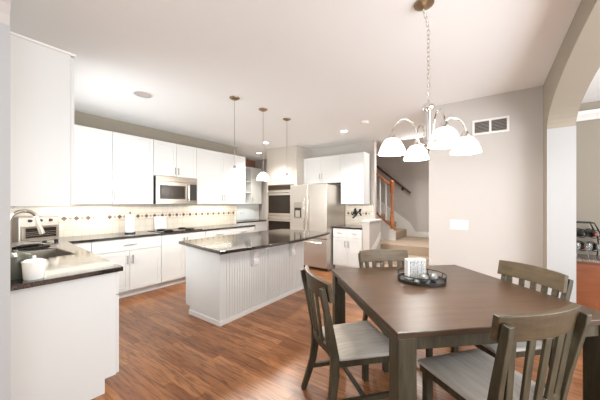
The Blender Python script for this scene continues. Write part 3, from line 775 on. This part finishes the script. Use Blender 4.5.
# chairs
def make_chair():
    t = empty('dining_chair')
    # seat frame
    m = MB(); m.prism([(-.225, .22), (.225, .22), (.205, -.215), (-.205, -.215)], .385, .425); m.build('seat_frame', M['chair_wood'], t, bevel=.004)
    # cushion
    m = MB()
    n = 10; grid = {}
    def hw(y): return .215+.02*(y+.2)/.42
    for s_ in (0, 1):
        for i in range(n+1):
            for j in range(n+1):
                u, v = i/n*2-1, j/n*2-1
                y = -.195+(v+1)/2*.425
                x = u*hw(y)
                e = (1-abs(u)**6)*(1-abs(v)**6)
                z = .427 if s_ == 0 else .448+.024*e
                grid[s_, i, j] = m.bm.verts.new((x, y, z))
    for i in range(n):
        for j in range(n):
            for s_ in (0, 1): m.bm.faces.new((grid[s_, i, j], grid[s_, i+1, j], grid[s_, i+1, j+1], grid[s_, i, j+1]))
    for i in range(n):
        m.bm.faces.new((grid[0, i, 0], grid[0, i+1, 0], grid[1, i+1, 0], grid[1, i, 0])); m.bm.faces.new((grid[0, i, n], grid[0, i+1, n], grid[1, i+1, n], grid[1, i, n]))
        m.bm.faces.new((grid[0, 0, i], grid[0, 0, i+1], grid[1, 0, i+1], grid[1, 0, i])); m.bm.faces.new((grid[0, n, i], grid[0, n, i+1], grid[1, n, i+1], grid[1, n, i]))
    m.build('seat', M['fabric'], t, smooth=True, bevel=.008)
    # front legs
    for s in (-1, 1):
        m = MB(); m.box(s*.195-.021, s*.195+.021, .165, .207, 0, .384); m.build('leg', M['chair_wood'], t, bevel=.004)
    # rear legs running up into back posts
    for s in (-1, 1):
        path = [(s*.215, -.31, 0), (s*.215, -.275, .10), (s*.210, -.238, .22), (s*.204, -.222, .34), (s*.205, -.224, .46), (s*.214, -.250, .60), (s*.226, -.283, .75), (s*.231, -.303, .84), (s*.233, -.311, .885)]
        m = MB(); m.sweep(path, .032, [.034, .040, .048, .055, .052, .044, .038, .036, .030]); m.build('leg', M['chair_wood'], t, bevel=.004)
    # curved top rail in front of the posts
    m = MB(); N = 14; rows = []
    for i in range(N+1):
        u = i/N*2-1; x = u*.25; bow = -.045*(1-u*u)
        zt = .912+.006*(1-u*u)
        prof = [(-.268+bow, .800), (-.286+bow, zt), (-.258+bow, zt+.002), (-.240+bow, .801)]
        rows.append([m.bm.verts.new((x, y, z)) for y, z in prof])
    for a, b in zip(rows, rows[1:]):
        for k in range(4): m.bm.faces.new((a[k], a[(k+1)%4], b[(k+1)%4], b[k]))
    m.bm.faces.new(rows[0]); m.bm.faces.new(rows[-1])
    m.build('top_rail', M['chair_rail'], t, bevel=.004)
    # lower back rail
    m = MB(); pts = [(-.20+.40*i/8, -.226-.035*(1-(i/4-1)**2), .475) for i in range(9)]
    m.sweep(pts, .022, .045, side=(0, 1, 0)); m.build('lower_rail', M['chair_wood'], t, bevel=.003)
    # slats
    for k in range(5):
        u = (k-2)/2.7; x = u*.215; b0 = -.035*(1-u*u); b1 = -.045*(1-u*u)
        m = MB(); m.sweep([(x*.94, -.228+b0, .485), (x*1.09, -.262+b1, .806)], .040, .014); m.build('slat', M['chair_wood'], t, bevel=.003)
    # stretchers
    for s in (-1, 1):
        m = MB(); m.box(s*.205-.010, s*.205+.010, -.255, .168, .155, .185); m.build('stretcher', M['chair_wood'], t)
    m = MB(); m.box(-.195, .195, -.03, -.008, .158, .182); m.build('stretcher', M['chair_wood'], t)
    return t
ce, si = math.cos(R(35.3)), math.sin(R(35.3))
def LD(lat, d): return (d*ce+lat*si, d*si-lat*ce)
proto = make_chair()
chairs = [
 ((.377, 1.87), -131.1, 'weathered grey wooden dining chair with pale cushion at the left side of the table'),
 ((.99, 1.454), -39.1, 'wooden dining chair nearest the camera, its curved slatted back towards us'),
 ((1.435, 1.955), 42.6, 'wooden slat-back dining chair at the right side of the table by the arch wall'),
 ((.875, 2.425), 132.7, 'wooden dining chair at the far side of the table, behind the round tray')]
for i, ((la, d), rz, lab) in enumerate(chairs):
    o = proto if i == 0 else copy_tree(proto)
    x, y = LD(la, d); o.location = (x, y, 0); o.rotation_euler = (0, 0, R(rz))
    tag(o, lab, 'dining chair', 'dining chairs around the table')

# tray with candle block and balls
x, y = LD(.98, 2.17)
TR0 = Vector((x, y, .7605))
t = empty('round_tray', TR0, R(-50), 'round black metal gallery tray in the middle of the table', 'tray')
m = MB(); m.lathe([(0, 0), (.175, 0), (.18, .004), (.18, .022), (.176, .022), (.174, .006), (0, .006)], 40); m.build('plate', M['iron'], t, smooth=True)
for z in (.058,):
    m = MB(); m.tube([(.182*math.cos(a), .182*math.sin(a), z) for a in [2*PI*i/40 for i in range(40)]], .0045, 8, closed=True); m.build('gallery_ring', M['iron'], t, smooth=True)
for k in range(8):
    a = 2*PI*k/8; m = MB(); m.tube([(.178*math.cos(a), .178*math.sin(a), .01), (.182*math.cos(a), .182*math.sin(a), .058)], .004, 6); m.build('gallery_post', M['iron'], t)
bx, by = LD(.945, 2.20)
t = empty('letter_block', (bx, by, .767), R(-50), 'white square block printed with a grid of grey letters on the tray', 'decor block')
m = MB(); m.box(-.078, .078, -.032, .032, 0, .165); m.build('block', M['block'], t, bevel=.008)
m = MB(); rnd = random.Random(5)
for i in range(8):
    zz = .018+i*.0185
    m.box(-.060, .070, -.0335, -.0322, zz-.0012, zz)
    x = -.058
    while x < .062:
        w = rnd.choice((.004, .007, .010))
        m.box(x, x+w*.35, -.0335, -.0322, zz+.003, zz+.014)
        if rnd.random() < .6: m.box(x, x+w, -.0335, -.0322, zz+.011, zz+.014)
        if rnd.random() < .5: m.box(x, x+w, -.0335, -.0322, zz+.003, zz+.0055)
        x += w+.005
for xx in (-.060, -.028, .004, .036, .0688): m.box(xx, xx+.0014, -.0335, -.0322, .016, .150)
m.build('printed_letters', M['ink'], t)
for (la, d), lab in (((.965, 2.09), 'mottled grey ball on the tray, left of the pair'), ((1.05, 2.11), 'mottled grey ball on the tray, right of the pair')):
    x, y = LD(la, d); m = MB(); m.ball((0, 0, .036), .036, 20)
    o = m.build('decorative_ball', M['gunmetal'], loc=(x, y, .767), smooth=True); tag(o, lab, 'decorative ball', 'grey balls on the tray')
for (la, d), lab in (((.90, 2.07), 'small grey pebble at the left front of the tray'), ((1.09, 2.20), 'small grey pebble at the right back of the tray')):
    x, y = LD(la, d); m = MB(); m.ball((0, 0, .014), .022, 12, (1, 1, .6))
    o = m.build('pebble', M['gunmetal'], loc=(x, y, .767), smooth=True); tag(o, lab, 'pebble', 'pebbles on the tray')

# ------------------------------------------------------------------ chandelier
x, y = LD(.872, 1.82)
t = empty('chandelier', (x, y, CZ), R(-54.7), 'polished nickel chandelier with four lit white glass shades hanging over the table', 'chandelier')
m = MB(); m.lathe([(0, 0), (.065, 0), (.062, -.012), (.035, -.03), (.01, -.036), (0, -.036)], 24, c=(-.03, 0, 0)); m.build('canopy', M['bronze'], t, smooth=True)
m = MB()
n = 21; z0, z1 = -.036, -.66
for k in range(n):
    zc = z0+(z1-z0)*(k+.5)/n
    a = 0 if k % 2 else PI/2
    pts = []
    for i in range(12):
        th = 2*PI*i/12; px, pz = .009*math.cos(th), .0195*math.sin(th)
        pts.append((px*math.cos(a), px*math.sin(a), zc+pz))
    m.tube([(p[0]-.03*(1-(k+.5)/n)*(.0 if k > 3 else 1-k/4), p[1], p[2]) for p in pts], .0028, 5, closed=True)
m.build('chain', M['steel_bright'], t, smooth=True)
m = MB(); m.tube([(.004*math.cos(i*.7), .004*math.sin(i*.7), -.04-i*.62/60) for i in range(61)], .002, 5); m.tube([(0, 0, -.06), (.02, .01, -.10), (.022, -.01, -.15), (.004, -.01, -.18)], .002, 5); m.build('cord', M['plate'], t)
m = MB(); m.lathe([(0, -.655), (.006, -.66), (.012, -.675), (.03, -.685), (.038, -.705), (.034, -.72), (.018, -.735), (.019, -.94), (.03, -.95), (.034, -.965), (.02, -.985), (.008, -1.0), (0, -1.005)], 24); m.build('column', M['steel_bright'], t, smooth=True)
zs = -1.03+.03
for k in range(4):
    a = R(-5)+k*PI/2; ca, sa = math.cos(a), math.sin(a)
    path = [(.02, -.965), (.055, -.95), (.075, -.90), (.085, -.85), (.105, -.805), (.14, -.782), (.185, -.788), (.222, -.815), (.24, -.86), (.241, -.885)]
    m = MB(); m.tube([(r*ca, r*sa, z) for r, z in path], .006, 8); m.build('arm', M['steel_bright'], t, smooth=True)
    c = (.241*ca, .241*sa, 0)
    m = MB(); m.lathe([(0, -.875), (.012, -.875), (.02, -.89), (.026, -.905), (.026, -.925), (0, -.925)], 16, c=c); m.build('socket', M['steel_bright'], t, smooth=True)
    m = MB(); m.lathe([(.024, -.912), (.045, -.92), (.064, -.945), (.076, -.972), (.084, -.996), (.093, -1.02), (.091, -1.02), (.082, -.996), (.074, -.974), (.062, -.949), (.044, -.925), (.022, -.918)], 28, c=c)
    m.mark(0)
    for q in range(6):
        th = q*PI/3+.3
        for j in range(4):
            a1, a2 = th+j*.1, th+(j+1)*.1
            vs = [m.bm.verts.new((c[0]+rr*math.cos(aa), c[1]+rr*math.sin(aa), zz)) for aa, rr, zz in ((a1, .0905, -1.009), (a2, .0905, -1.009), (a2, .0855, -.992), (a1, .0855, -.992))]
            m.bm.faces.new(vs)
    m.mark(1)
    m.build('lamp_shade', [M['shade'], M['shade_band']], t, smooth=True)
    m = MB(); m.ball((c[0], c[1], -.965), .03, 12); m.build('bulb', M['bulb'], t, smooth=True)
    point('chandelier_lamp', (c[0], c[1], -1.05), 10, parent=t)
